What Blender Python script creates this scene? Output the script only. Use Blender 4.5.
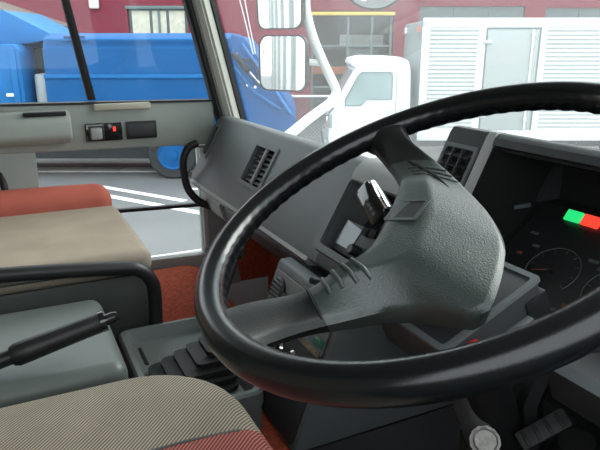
import bpy, bmesh, math, random
from mathutils import Vector, Matrix
random.seed(7)
for o in list(bpy.data.objects): bpy.data.objects.remove(o)
SC = bpy.context.scene; COL = SC.collection
sin, cos, pi = math.sin, math.cos, math.pi

# ---------------------------------------------------------------- camera
AZ = math.radians(26.0)
PITCH = math.atan(180 / 600)
CAM = Vector((0.80, -0.33, 2.10))
fwd = Vector((-cos(AZ) * cos(PITCH), sin(AZ) * cos(PITCH), -sin(PITCH)))
cd = bpy.data.cameras.new('camera'); cam = bpy.data.objects.new('camera', cd); COL.objects.link(cam)
cam.location = CAM; cam.rotation_euler = fwd.to_track_quat('-Z', 'Y').to_euler()
cd.sensor_width = 36; cd.lens = 36; cd.clip_start = 0.02; cd.clip_end = 300
SC.camera = cam
# ---------------------------------------------------------------- sky and sun
wd = bpy.data.worlds.new('overcast_sky'); SC.world = wd; wd.use_nodes = True
bg = wd.node_tree.nodes['Background']; bg.inputs[0].default_value = (0.90, 0.96, 1.0, 1); bg.inputs[1].default_value = 2.3
sd = bpy.data.lights.new('sun', 'SUN'); sd.energy = 2.6; sd.angle = math.radians(35); sd.color = (1, .97, .92)
sun = bpy.data.objects.new('sun', sd); COL.objects.link(sun)
sun.rotation_euler = Vector((0.06, -0.84, -0.60)).to_track_quat('-Z', 'Y').to_euler()
SC.view_settings.view_transform = 'Standard'; SC.view_settings.look = 'None'
SC.view_settings.exposure = 0.45; SC.view_settings.gamma = 1.0; SC.view_settings.use_curve_mapping = False

# ---------------------------------------------------------------- materials
def mat(name, col, rough=.6, metal=0, spec=.5, bump=0, bscale=400, var=0, vscale=8, emit=None, coat=0):
    m = bpy.data.materials.new(name); m.use_nodes = True; nt = m.node_tree; b = nt.nodes['Principled BSDF']
    b.inputs['Base Color'].default_value = (*col, 1); b.inputs['Roughness'].default_value = rough
    b.inputs['Metallic'].default_value = metal; b.inputs['Specular IOR Level'].default_value = spec
    b.inputs['Coat Weight'].default_value = coat
    tc = nt.nodes.new('ShaderNodeTexCoord')
    if var:
        n = nt.nodes.new('ShaderNodeTexNoise'); n.inputs['Scale'].default_value = vscale; n.inputs['Detail'].default_value = 5
        nt.links.new(tc.outputs['Object'], n.inputs['Vector'])
        r = nt.nodes.new('ShaderNodeValToRGB')
        r.color_ramp.elements[0].position = .3; r.color_ramp.elements[1].position = .7
        r.color_ramp.elements[0].color = (*[c * (1 - var) for c in col], 1); r.color_ramp.elements[1].color = (*[min(1, c * (1 + var)) for c in col], 1)
        nt.links.new(n.outputs['Fac'], r.inputs['Fac']); nt.links.new(r.outputs['Color'], b.inputs['Base Color'])
    if bump:
        n2 = nt.nodes.new('ShaderNodeTexNoise'); n2.inputs['Scale'].default_value = bscale; n2.inputs['Detail'].default_value = 2
        nt.links.new(tc.outputs['Object'], n2.inputs['Vector'])
        bp = nt.nodes.new('ShaderNodeBump'); bp.inputs['Strength'].default_value = bump; bp.inputs['Distance'].default_value = .001
        nt.links.new(n2.outputs['Fac'], bp.inputs['Height']); nt.links.new(bp.outputs['Normal'], b.inputs['Normal'])
    if emit:
        b.inputs['Emission Color'].default_value = (*emit[0], 1); b.inputs['Emission Strength'].default_value = emit[1]
    return m
def fabric(name, c0, c1, scale, ang):
    m = mat(name, c0, .95, spec=.1); nt = m.node_tree; b = nt.nodes['Principled BSDF']
    tc = nt.nodes.new('ShaderNodeTexCoord'); mp = nt.nodes.new('ShaderNodeMapping'); mp.inputs['Rotation'].default_value = (0, 0, ang)
    w = nt.nodes.new('ShaderNodeTexWave'); w.inputs['Scale'].default_value = scale; w.inputs['Distortion'].default_value = .4; w.inputs['Detail Scale'].default_value = 30
    n = nt.nodes.new('ShaderNodeTexNoise'); n.inputs['Scale'].default_value = 14; n.inputs['Detail'].default_value = 8
    r = nt.nodes.new('ShaderNodeValToRGB'); r.color_ramp.elements[0].color = (*c0, 1); r.color_ramp.elements[1].color = (*c1, 1)
    r.color_ramp.elements[0].position = .25; r.color_ramp.elements[1].position = .75
    mx = nt.nodes.new('ShaderNodeMixRGB'); mx.blend_type = 'MULTIPLY'; mx.inputs['Fac'].default_value = .35
    L = nt.links.new
    L(tc.outputs['Object'], mp.inputs['Vector']); L(mp.outputs['Vector'], w.inputs['Vector']); L(tc.outputs['Object'], n.inputs['Vector'])
    L(w.outputs['Fac'], r.inputs['Fac']); L(r.outputs['Color'], mx.inputs['Color1']); L(n.outputs['Fac'], mx.inputs['Color2'])
    L(mx.outputs['Color'], b.inputs['Base Color'])
    bp = nt.nodes.new('ShaderNodeBump'); bp.inputs['Strength'].default_value = .3; bp.inputs['Distance'].default_value = .001
    L(w.outputs['Fac'], bp.inputs['Height']); L(bp.outputs['Normal'], b.inputs['Normal'])
    return m
def glass(name, tint=(.97, 1, .99), veil=.03, gloss=.10):
    m = bpy.data.materials.new(name); m.use_nodes = True; nt = m.node_tree; nt.nodes.clear(); N = nt.nodes.new; L = nt.links.new
    out = N('ShaderNodeOutputMaterial'); t = N('ShaderNodeBsdfTransparent'); t.inputs[0].default_value = (*tint, 1)
    g = N('ShaderNodeBsdfGlossy'); g.inputs['Roughness'].default_value = .02; g.inputs['Color'].default_value = (.9, .95, .95, 1)
    fr = N('ShaderNodeFresnel'); fr.inputs['IOR'].default_value = 1.25; mx = N('ShaderNodeMixShader'); L(fr.outputs[0], mx.inputs[0]); L(t.outputs[0], mx.inputs[1]); L(g.outputs[0], mx.inputs[2])
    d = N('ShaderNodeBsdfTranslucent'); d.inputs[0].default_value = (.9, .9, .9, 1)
    m2 = N('ShaderNodeMixShader'); m2.inputs[0].default_value = veil  # translucent share builds a washed-out haze into the pane
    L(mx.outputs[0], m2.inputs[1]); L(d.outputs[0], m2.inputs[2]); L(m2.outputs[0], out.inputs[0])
    return m
STRIPE = -47
M = dict(
    rim=mat('black_leather_rim', (.005, .006, .007), .22, bump=.08, bscale=900, spec=.5),
    pad=mat('grey_green_pad_plastic', (.036, .050, .046), .38, spec=.9, bump=.5, bscale=700, var=.12, vscale=60),
    spoke=mat('black_spoke_plastic', (.009, .011, .011), .42, bump=.3, bscale=800),
    dash=mat('dash_grey_plastic', (.135, .152, .160), .5, bump=.35, bscale=900),
    dash_lt=mat('light_grey_plastic', (.33, .34, .34), .5, bump=.2, bscale=900),
    dash_dk=mat('dark_grey_plastic', (.035, .038, .042), .5, bump=.3, bscale=900),
    post=mat('silver_grey_plastic', (.42, .43, .43), .45),
    black=mat('black_plastic', (.012, .013, .014), .45),
    gloss=mat('black_gloss', (.012, .012, .013), .08, coat=.5),
    void=mat('black_matt', (.006, .006, .007), .8),
    metal_dk=mat('dark_painted_metal', (.02, .021, .023), .4, metal=.3),
    steel=mat('bright_steel', (.6, .6, .58), .25, metal=1, var=.2, vscale=80),
    boltgrey=mat('dull_steel', (.32, .31, .29), .5, metal=.6, var=.3, vscale=200),
    chrome=mat('chrome', (.85, .85, .85), .08, metal=1),
    door=mat('door_grey_green', (.29, .315, .29), .55, bump=.15, bscale=700),
    door_lt=mat('door_light_trim', (.50, .52, .50), .5),
    beige_lever=mat('beige_plastic', (.50, .46, .38), .5),
    pillar=mat('pillar_beige_grey', (.50, .50, .45), .6, bump=.1),
    rubber=mat('black_rubber', (.007, .007, .008), .6),
    carpet=mat('red_carpet', (.42, .085, .045), .95, bump=1.0, bscale=500, var=.3, vscale=120, spec=.1),
    vinyl=mat('grey_vinyl', (.10, .118, .112), .45, bump=.2, bscale=300),
    seat_side=mat('seat_side_vinyl', (.06, .068, .064), .6, bump=.2, bscale=300),
    tray=mat('tray_grey_plastic', (.13, .145, .14), .5, bump=.3, bscale=600),
    console=mat('console_grey_plastic', (.17, .185, .18), .5, bump=.3, bscale=600),
    beige=fabric('beige_seat_cloth', (.31, .255, .20), (.53, .455, .37), 160, math.radians(60)),
    beige2=fabric('beige_striped_cloth', (.14, .122, .098), (.46, .40, .325), 88, math.radians(STRIPE)),
    red_cloth=fabric('red_seat_cloth', (.48, .11, .08), (.66, .20, .15), 160, math.radians(60)),
    red_cloth2=fabric('red_striped_cloth', (.18, .05, .045), (.55, .20, .17), 88, math.radians(STRIPE)),
    cabw=mat('cab_white_paint', (.75, .75, .74), .3),
    headliner=mat('headliner', (.42, .42, .39), .9),
    rear=mat('rear_wall_grey', (.22, .23, .22), .8),
    glass=glass('side_glass', veil=.003), wglass=glass('windscreen_glass', (.97, 1, .99), .045),
    mirror=mat('mirror_silver', (.92, .94, .94), .03, metal=1),
    white=mat('white_paint', (.80, .82, .82), .35),
    whiterib=mat('white_corrugated_paint', (.60, .62, .62), .45),
    greydoor=mat('grey_white_panel', (.36, .39, .39), .5, var=.05),
    endgrey=mat('grey_end_panel', (.22, .26, .26), .5, var=.1, vscale=3),
    seal=mat('grey_green_seal', (.12, .17, .17), .6),
    blue=mat('blue_truck_paint', (.002, .080, .25), .5, var=.10, vscale=2, spec=.2),
    blue_lt=mat('light_blue_paint', (.010, .13, .36), .5, var=.1, vscale=3, spec=.2),
    blue_dk=mat('blue_frame_paint', (.004, .03, .12), .4, var=.3, vscale=5),
    tyre=mat('tyre', (.02, .021, .022), .85),
    chassis=mat('chassis_black', (.02, .022, .025), .7),
    orange=mat('orange_lamp', (.75, .20, .08), .3),
    redwall=mat('red_wall_paint', (.185, .015, .034), .7, var=.06, vscale=1.5),
    dkwin=mat('dark_window', (.09, .12, .125), .15, var=.25, vscale=2),
    bluewin=mat('vehicle_glass', (.28, .36, .36), .1, var=.25, vscale=2),
    blind=mat('cream_blind', (.55, .53, .44), .8, var=.15, vscale=6),
    yellow=mat('yellow_lintel', (.62, .46, .10), .6),
    interior=mat('shop_interior', (.05, .058, .058), .8, var=.4, vscale=1.5),
    orangestrip=mat('orange_board', (.55, .16, .07), .6),
    galv=mat('galvanised', (.55, .58, .57), .4, metal=.4),
    brownroof=mat('brown_roof', (.13, .105, .09), .7, var=.15),
    asphalt=mat('asphalt', (.125, .128, .13), .9, bump=.6, bscale=60, var=.10, vscale=1.2),
    paint=mat('road_paint', (.80, .80, .79), .8, var=.06, vscale=20),
    concrete=mat('concrete', (.36, .35, .33), .9, var=.12, vscale=6),
    green=mat('green_lamp', (.02, .35, .10), .4, emit=((.02, .75, .20), .75)),
    redlamp=mat('red_lamp', (.4, .03, .02), .4, emit=((1.0, .05, .03), .95)),
    redsw=mat('red_switch_tip', (.65, .03, .03), .4),
    dial=mat('dial_face', (.022, .026, .027), .35),
    mark=mat('dial_marking', (.09, .105, .10), .6),
    markred=mat('dial_marking_red', (.20, .06, .04), .6),
    greenpl=mat('green_plastic', (.05, .16, .10), .4),
    wood=mat('worn_brown', (.22, .15, .09), .8, var=.4, vscale=90),
    plate=mat('pale_reflective_plate', (.22, .25, .30), .15),
)
# vertical siding relief on the red wall
def siding(m, scale):
    nt = m.node_tree; b = nt.nodes['Principled BSDF']; tc = nt.nodes.new('ShaderNodeTexCoord')
    w = nt.nodes.new('ShaderNodeTexWave'); w.bands_direction = 'X'; w.inputs['Scale'].default_value = scale
    bp = nt.nodes.new('ShaderNodeBump'); bp.inputs['Strength'].default_value = .5; bp.inputs['Distance'].default_value = .01
    nt.links.new(tc.outputs['Object'], w.inputs['Vector']); nt.links.new(w.outputs['Fac'], bp.inputs['Height']); nt.links.new(bp.outputs['Normal'], b.inputs['Normal'])
siding(M['redwall'], 2.0)

# ---------------------------------------------------------------- helpers
XF = Matrix.Identity(4)
def setxf(m=None):
    global XF
    XF = m if m is not None else Matrix.Identity(4)
def thing(name, label, cat, loc=(0, 0, 0), group=None, kind=None, xf=None):
    o = bpy.data.objects.new(name, None); COL.objects.link(o); o.location = (xf or XF) @ Vector(loc); o.empty_display_size = .1
    if kind: o['kind'] = kind
    else: o['category'] = cat
    o['label'] = label
    if group: o['group'] = group
    return o
def tag(o, label, cat=None, group=None, kind=None):
    o['label'] = label
    if cat: o['category'] = cat
    if group: o['group'] = group
    if kind: o['kind'] = kind
    return o
def finish(name, bm, m, parent=None, smooth=True, ang=35, flip=True):
    if flip: bmesh.ops.recalc_face_normals(bm, faces=bm.faces)
    bm.transform(XF)
    co = [v.co for v in bm.verts]
    lo = Vector([min(c[i] for c in co) for i in range(3)]); hi = Vector([max(c[i] for c in co) for i in range(3)])
    org = Vector(((lo.x + hi.x) / 2, (lo.y + hi.y) / 2, lo.z))
    bm.transform(Matrix.Translation(-org))
    me = bpy.data.meshes.new(name); bm.to_mesh(me); bm.free()
    ms = m if isinstance(m, (list, tuple)) else [m]
    for k in ms: me.materials.append(M[k])
    if smooth:
        for p in me.polygons: p.use_smooth = True
        me.set_sharp_from_angle(angle=math.radians(ang))
    o = bpy.data.objects.new(name, me); COL.objects.link(o); o.location = org
    if parent is not None:
        base = Vector((0, 0, 0)); q = parent
        while q is not None: base += q.location if q.parent is None else Vector((0, 0, 0)); q = q.parent
        o.parent = parent
        o.matrix_parent_inverse = world_of(parent).inverted()
    return o
WM = {}
def world_of(o):
    if o.parent is None: return Matrix.Translation(o.location)
    return world_of(o.parent) @ o.matrix_parent_inverse @ Matrix.Translation(o.location)
def b_box(bm, lo, hi, mt=None, bevel=0, seg=2):
    mat4 = Matrix.Translation([(a + b) / 2 for a, b in zip(lo, hi)]) @ Matrix.Diagonal([*(abs(b - a) for a, b in zip(lo, hi)), 1])
    if mt is not None: mat4 = mt @ mat4
    r = bmesh.ops.create_cube(bm, size=1, matrix=mat4)
    if bevel:
        es = list({e for v in r['verts'] for e in v.link_edges})
        bmesh.ops.bevel(bm, geom=es, offset=bevel, segments=seg, affect='EDGES', profile=.5, clamp_overlap=True)
def box(name, lo, hi, m, parent=None, bevel=.002, mt=None, seg=2):
    bm = bmesh.new(); b_box(bm, lo, hi, mt, bevel, seg); return finish(name, bm, m, parent)
def b_prism(bm, prof, a0, a1, axis=0, mt=None):
    """profile points in the other two axes (in order), extruded a0..a1 along axis"""
    def pt(p, a):
        v = [0, 0, 0]; k = [i for i in range(3) if i != axis]; v[axis] = a; v[k[0]] = p[0]; v[k[1]] = p[1]
        v = Vector(v); return mt @ v if mt is not None else v
    A = [bm.verts.new(pt(p, a0)) for p in prof]; B = [bm.verts.new(pt(p, a1)) for p in prof]; n = len(prof)
    bm.faces.new(A); bm.faces.new(B[::-1])
    for i in range(n): bm.faces.new((A[i], B[i], B[(i + 1) % n], A[(i + 1) % n]))
def prism(name, prof, a0, a1, m, parent=None, axis=0, bevel=0, mt=None, ang=35, seg=2):
    bm = bmesh.new(); b_prism(bm, prof, a0, a1, axis, mt)
    if bevel:
        bmesh.ops.recalc_face_normals(bm, faces=bm.faces)
        es = [e for e in bm.edges if len(e.link_faces) == 2 and e.calc_face_angle(0) > .35]
        bmesh.ops.bevel(bm, geom=es, offset=bevel, segments=seg, affect='EDGES', profile=.5, clamp_overlap=True)
    return finish(name, bm, m, parent, ang=ang)
def catmull(pts, n=6):
    P = [Vector(p) for p in pts]; out = []
    for i in range(len(P) - 1):
        p0 = P[max(0, i - 1)]; p1 = P[i]; p2 = P[i + 1]; p3 = P[min(len(P) - 1, i + 2)]
        for k in range(n):
            t = k / n
            out.append(.5 * ((2 * p1) + (p2 - p0) * t + (2 * p0 - 5 * p1 + 4 * p2 - p3) * t * t + (3 * p1 - p0 - 3 * p2 + p3) * t ** 3))
    out.append(P[-1]); return out
def b_tube(bm, pts, r, n=10, closed=False):
    P = [Vector(p) for p in pts]; N = len(P); rings = []; up = None
    for i in range(N):
        t = ((P[(i + 1) % N] - P[i - 1]) if closed else (P[min(N - 1, i + 1)] - P[max(0, i - 1)])).normalized()
        if up is None: up = t.orthogonal().normalized()
        up = (up - t * up.dot(t)).normalized(); s = t.cross(up)
        rr = r[i] if isinstance(r, (list, tuple)) else r
        rings.append([bm.verts.new(P[i] + rr * (cos(2 * pi * k / n) * up + sin(2 * pi * k / n) * s)) for k in range(n)])
    for i in range(N if closed else N - 1):
        A, B = rings[i], rings[(i + 1) % N]
        for k in range(n): bm.faces.new((A[k], A[(k + 1) % n], B[(k + 1) % n], B[k]))
    if not closed: bm.faces.new(rings[0]); bm.faces.new(rings[-1][::-1])
def tube(name, pts, r, m, parent=None, n=12, smoothn=0, closed=False):
    bm = bmesh.new(); b_tube(bm, catmull(pts, smoothn) if smoothn else pts, r, n, closed); return finish(name, bm, m, parent, ang=50)
def lathe(name, prof, mt, m, parent=None, n=28):
    """prof: (radius, height) along local z; mt places it"""
    bm = bmesh.new(); rings = []
    for r, h in prof:
        if r < 1e-6: rings.append([bm.verts.new(mt @ Vector((0, 0, h)))])
        else: rings.append([bm.verts.new(mt @ Vector((r * cos(2 * pi * k / n), r * sin(2 * pi * k / n), h))) for k in range(n)])
    for A, B in zip(rings, rings[1:]):
        for k in range(n):
            k2 = (k + 1) % n
            if len(A) == 1 and len(B) == 1: continue
            if len(A) == 1: bm.faces.new((A[0], B[k], B[k2]))
            elif len(B) == 1: bm.faces.new((A[k], B[0], A[k2]))
            else: bm.faces.new((A[k], B[k], B[k2], A[k2]))
    if len(rings[0]) > 1: bm.faces.new(rings[0])
    if len(rings[-1]) > 1: bm.faces.new(rings[-1][::-1])
    return finish(name, bm, m, parent)
def frame(o, z, x):
    """matrix with origin o, local z axis z, local x axis near x"""
    z = Vector(z).normalized(); x = Vector(x); x = (x - z * x.dot(z)).normalized(); y = z.cross(x)
    return Matrix(((x.x, y.x, z.x, o[0]), (x.y, y.y, z.y, o[1]), (x.z, y.z, z.z, o[2]), (0, 0, 0, 1)))
def plate(name, poly, th, mt, m, parent=None, bevel=0):
    """polygon in local xy of mt, thickness th along +z"""
    return prism(name, poly, 0, th, m, parent, axis=2, mt=mt, bevel=bevel)
def rrect(x0, x1, y0, y1, r, n=5):
    P = []
    for cx, cy, a in ((x1 - r, y1 - r, 0), (x0 + r, y1 - r, 90), (x0 + r, y0 + r, 180), (x1 - r, y0 + r, 270)):
        for k in range(n + 1):
            t = math.radians(a + 90 * k / n); P.append((cx + r * cos(t), cy + r * sin(t)))
    return P
def ring_plate(name, outer, inner, th, mt, m, parent=None):
    """frame between two polygons with the same point count"""
    bm = bmesh.new(); n = len(outer)
    L = [[bm.verts.new(mt @ Vector((p[0], p[1], z))) for p in poly] for poly, z in ((outer, 0), (outer, th), (inner, th), (inner, 0))]
    for i in range(n):
        j = (i + 1) % n
        for A, B in zip(L, L[1:] + L[:1]): bm.faces.new((A[i], A[j], B[j], B[i]))
    return finish(name, bm, m, parent)

# ================================================================ CAB SHELL (setting)
DX = -0.82                                     # inner face of the passenger door
S = 'structure'
o = box('floor', (-.88, -.95, 1.16), (.88, .56, 1.22), 'seat_side', bevel=0); tag(o, 'dark vinyl cab floor', kind=S)
o = box('ceiling', (-.90, -.98, 2.56), (.90, .42, 2.62), 'headliner', bevel=.01); tag(o, 'pale cab roof lining', kind=S)
o = box('wall_rear', (-.88, -.99, 1.16), (.88, -.94, 2.56), 'rear', bevel=0); tag(o, 'grey rear wall of the cab', kind=S)
o = box('wall_front', (-.86, .56, 1.16), (.86, .60, 1.80), 'cabw', bevel=0); tag(o, 'front panel of the cab below the windscreen', kind=S)
wr = thing('wall_right', 'driver side of the cab with the door opening', None, (.87, 0, 1.16), kind=S)
box('sill', (.84, -.95, 1.16), (.90, .56, 1.30), 'cabw', wr)
box('pillar', (.84, -.95, 1.30), (.90, -.80, 2.56), 'pillar', wr)
prism('pillar', [(.22, 1.30), (.40, 1.30), (.30, 2.56), (.10, 2.56)], .85, .90, 'pillar', wr)
d2 = thing('door_2', 'unseen driver door, added closed to shade the cab, window wound down', None, (.87, -.2, 1.30), kind=S)  # out of view, added shut so the lower cab stays in shade
prism('door_panel', [(-.80, 1.30), (-.80, 1.95), (.20, 1.93), (.32, 1.30)], .855, .90, 'door', d2, bevel=.006)
prism('door_panel', [(-.80, 1.86), (-.80, 1.91), (-.30, 1.90), (-.30, 1.86)], .84, .86, 'door', d2, bevel=.006)
box('roof_rail', (.85, -.80, 2.46), (.90, .10, 2.56), 'pillar', d2)
wl = thing('wall_left', 'passenger side body frame around the door', None, (-.87, 0, 1.16), kind=S)
box('sill', (-.90, -.95, 1.16), (-.845, .56, 1.395), 'cabw', wl)
box('pillar', (-.90, -.95, 1.395), (-.845, -.80, 2.56), 'pillar', wl)
box('roof_rail', (-.90, -.80, 2.46), (-.845, .10, 2.56), 'pillar', wl)
box('front_quarter', (-.90, .185, 1.395), (-.862, .56, 1.80), 'cabw', wl)
box('kick_trim', (-.861, .20, 1.395), (-.845, .56, 1.80), 'carpet', wl)

# front pillar trim with its two rubber seals
pt = thing('trim_1', 'pale grey windscreen pillar with black rubber seals', None, (-.83, .23, 1.85), kind=S)
def leaner(name, pts0, pts1, m):
    bm = bmesh.new(); A = [bm.verts.new(Vector(p)) for p in pts0]; B = [bm.verts.new(Vector(p)) for p in pts1]; n = len(A)
    bm.faces.new(A); bm.faces.new(B[::-1])
    for i in range(n): bm.faces.new((A[i], B[i], B[(i + 1) % n], A[(i + 1) % n]))
    bmesh.ops.recalc_face_normals(bm, faces=bm.faces)
    es = [e for e in bm.edges if abs((e.verts[0].co - e.verts[1].co).z) > .2]
    bmesh.ops.bevel(bm, geom=es, offset=.006, segments=2, affect='EDGES')
    return finish(name, bm, m, pt)
zb, zt = 1.80, 2.56
def py(y, z): return y - .245 * (z - 1.93)      # the pillar leans back
leaner('pillar_trim', [(-.815, py(.214, zb), zb), (-.80, py(.238, zb), zb), (-.828, py(.270, zb), zb), (-.865, py(.270, zb), zb), (-.865, py(.214, zb), zb)],
       [(-.815, py(.214, zt), zt), (-.80, py(.238, zt), zt), (-.828, py(.270, zt), zt), (-.865, py(.270, zt), zt), (-.865, py(.214, zt), zt)], 'pillar')
leaner('rubber_seal', [(-.811, py(.196, zb), zb), (-.811, py(.215, zb), zb), (-.85, py(.215, zb), zb), (-.85, py(.196, zb), zb)],
       [(-.811, py(.196, zt), zt), (-.811, py(.215, zt), zt), (-.85, py(.215, zt), zt), (-.85, py(.196, zt), zt)], 'rubber')
leaner('rubber_seal', [(-.819, py(.262, zb), zb), (-.830, py(.288, zb), zb), (-.866, py(.288, zb), zb), (-.866, py(.262, zb), zb)],
       [(-.819, py(.262, zt), zt), (-.830, py(.288, zt), zt), (-.866, py(.288, zt), zt), (-.866, py(.262, zt), zt)], 'rubber')

# windscreen: a curved pane with real thickness
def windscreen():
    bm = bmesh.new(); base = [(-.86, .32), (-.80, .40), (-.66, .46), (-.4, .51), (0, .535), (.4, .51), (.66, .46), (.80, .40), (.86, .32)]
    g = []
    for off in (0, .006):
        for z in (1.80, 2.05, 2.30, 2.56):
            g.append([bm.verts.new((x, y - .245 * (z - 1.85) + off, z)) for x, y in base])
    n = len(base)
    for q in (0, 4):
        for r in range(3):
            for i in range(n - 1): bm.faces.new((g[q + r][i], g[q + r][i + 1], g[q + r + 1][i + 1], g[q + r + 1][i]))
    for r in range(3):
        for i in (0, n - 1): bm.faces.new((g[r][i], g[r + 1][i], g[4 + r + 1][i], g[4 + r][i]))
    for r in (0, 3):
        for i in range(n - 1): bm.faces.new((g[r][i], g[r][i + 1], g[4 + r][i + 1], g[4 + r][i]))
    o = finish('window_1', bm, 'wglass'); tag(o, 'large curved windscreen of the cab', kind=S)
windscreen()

# ---- passenger door
d1 = thing('door_1', 'grey green passenger door with tall window and low kick window', None, (DX, -.3, 1.40), kind=S)
X0, X1 = DX - .04, DX
prism('door_panel', [(-.80, 1.856), (-.80, 1.968), (.195, 1.952), (.195, 1.832)], X0, X1, 'door', d1, bevel=.006)
prism('door_panel', [(-.80, 1.40), (-.80, 1.858), (-.272, 1.846), (-.272, 1.40)], X0, X1 - .004, 'door', d1, bevel=.006)
prism('sill_rail', [(-.27, 1.40), (-.27, 1.528), (.155, 1.512), (.155, 1.40)], X0, X1 + .004, 'door_lt', d1, bevel=.005)
prism('front_rail', [(.150, 1.40), (.146, 1.828), (.196, 1.828), (.262, 1.40)], X0, X1 - .002, 'door', d1, bevel=.005)
prism('window_surround', [(.150, 1.53), (.146, 1.825), (.158, 1.825), (.162, 1.53)], X1 - .004, X1 + .008, 'door_lt', d1, bevel=.002)
box('kick_glass', (DX - .024, -.27, 1.52), (DX - .018, .150, 1.84), 'glass', d1, bevel=0)
prism('glazing_bar', [(-.27, 1.668), (-.27, 1.677), (.148, 1.662), (.148, 1.653)], DX - .03, DX - .012, 'rubber', d1)
prism('window_glass', [(-.80, 1.965), (-.80, 2.47), (.075, 2.47), (.196, 1.955)], DX - .026, DX - .020, 'glass', d1)
prism('window_rubber', [(-.80, 1.967), (-.80, 1.972), (.192, 1.956), (.192, 1.951)], DX - .034, DX + .003, 'rubber', d1)
prism('divider_bar', [(-.134, 1.965), (-.114, 1.965), (-.196, 2.47), (-.214, 2.47)], DX - .034, DX - .010, 'rubber', d1, bevel=.003)
ar = prism('armrest', [(DX - .01, 1.862), (DX + .035, 1.868), (DX + .055, 1.885), (DX + .055, 1.925), (DX + .035, 1.945), (DX - .01, 1.95)], -.80, -.185, 'door', d1, axis=1, bevel=.008)
box('grip_slot', (DX + .028, -.29, 1.936), (DX + .050, -.195, 1.9455), 'void', ar, bevel=.001)
box('latch_lever', (DX, -.125, 1.940), (DX + .016, .018, 1.957), 'beige_lever', d1, bevel=.004)
sw = box('window_switch', (DX - .002, -.150, 1.862), (DX + .008, -.058, 1.908), 'gloss', d1, bevel=.003)
box('rocker', (DX + .008, -.138, 1.868), (DX + .017, -.110, 1.898), 'dash_lt', sw, bevel=.004)
box('rocker_frame', (DX + .006, -.143, 1.865), (DX + .010, -.103, 1.902), 'black', sw, bevel=.001)
tag(box('indicator_lamp', (DX + .007, -.082, 1.886), (DX + .010, -.075, 1.898), 'redlamp', sw, bevel=.001), 'red lit lamp')
sw2 = box('blank_switch_cover', (DX - .002, -.048, 1.862), (DX + .006, .032, 1.908), 'black', d1, bevel=.003)
box('inset', (DX + .005, -.041, 1.869), (DX + .0075, .025, 1.901), 'dash_dk', sw2, bevel=.001)
tube('seat_belt_loop', [(DX + .02, -.36, 1.80), (DX + .045, -.352, 1.775), (DX + .045, -.352, 1.74), (DX + .02, -.36, 1.715)], .008, 'rubber', d1, smoothn=5)

# ---- carpeted engine hump
hp = prism('engine_hump', [(-.93, 1.22), (-.93, 1.50), (.09, 1.50), (.125, 1.485), (.14, 1.45), (.17, 1.22)], -.80, .085, 'carpet', bevel=.02, seg=3)
tag(hp, 'rust red carpet covered engine hump between seats and dashboard', 'engine cover')
cpt = box('floor_carpet', (-.80, .16, 1.221), (-.14, .34, 1.235), 'carpet', bevel=.003); tag(cpt, 'dark red carpet in the footwell under the dashboard', 'carpet')

# ================================================================ STEERING WHEEL
TL = math.radians(65.2); WC = Vector((.383, -.003, 1.963))
WU = Vector((1, 0, 0)); WV = Vector((0, sin(TL), cos(TL))); WN = Vector((0, -cos(TL), sin(TL)))
WM4 = Matrix(((WU.x, WV.x, WN.x, WC.x), (WU.y, WV.y, WN.y, WC.y), (WU.z, WV.z, WN.z, WC.z), (0, 0, 0, 1)))
sw = thing('steering_wheel', 'large black two spoke steering wheel with grey green centre pad', 'steering wheel', tuple(WC - WN * .10))
def rim():
    bm = bmesh.new(); n, k = 420, 20; R, r = .21, .0145; rings = []
    for i in range(n):
        t = 2 * pi * i / n; c = Vector((R * cos(t), R * sin(t), 0)); e = Vector((cos(t), sin(t), 0))
        ring = []
        for j in range(k):
            a = 2 * pi * j / k
            ca, sa = cos(a), sin(a)
            under = max(0, -sa * .60 - ca * .80 - .45) / .55
            rr = r + .0006 * sin(t * 72) * under
            ring.append(bm.verts.new(WM4 @ (c + e * (rr * ca) + Vector((0, 0, 1)) * (rr * 1.05 * sa))))
        rings.append(ring)
    for i in range(n):
        A, B = rings[i], rings[(i + 1) % n]
        for j in range(k): bm.faces.new((A[j], A[(j + 1) % k], B[(j + 1) % k], B[j]))
    return finish('rim', bm, 'rim', sw, ang=80)
rim()
INN = [(-.2090, .0420, .004), (-.1942, .0636, -.004), (-.1643, .0609, -.015), (-.0977, .0357, -.028), (-.0471, -.0235, -.03), (-.0107, -.0739, -.03), (-.0138, -.1078, -.025), (-.0223, -.1419, -.015), (-.0279, -.1747, -.002), (-.0300, -.2020, .006)]
OUT = [(-.1790, .1080, .006), (-.1367, .0881, -.003), (-.0872, .0821, -.02), (-.0327, .0679, -.03), (.0123, .0509, -.033), (.0494, .0308, -.036), (.0686, .0122, -.038), (.09, -.0172, -.04), (.0984, -.04, -.043), (.0787, -.0535, -.043), (.0521, -.0671, -.042), (.0335, -.0896, -.037), (.0244, -.1174, -.03), (.0152, -.1536, -.02), (.0206, -.1866, -.006), (.0300, -.2060, .004)]
def resample(P, n):
    P = [Vector(p) for p in P]; L = [0]
    for a, b in zip(P, P[1:]): L.append(L[-1] + (b - a).length)
    out = []
    for i in range(n):
        s = L[-1] * i / (n - 1); j = 0
        while j < len(P) - 2 and L[j + 1] < s: j += 1
        t = (s - L[j]) / max(1e-9, L[j + 1] - L[j]); out.append(P[j].lerp(P[j + 1], t))
    return out
ci = catmull(INN, 8); co_ = catmull(OUT, 8)
def seg3(P, a, b, na, nb, nc):
    return resample(P[:a * 8 + 1], na)[:-1] + resample(P[a * 8:b * 8 + 1], nb)[:-1] + resample(P[b * 8:], nc)
EI = seg3(ci, 3, 6, 12, 28, 12); EO = seg3(co_, 3, 12, 12, 28, 12)
PADN = len(EI)
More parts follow.
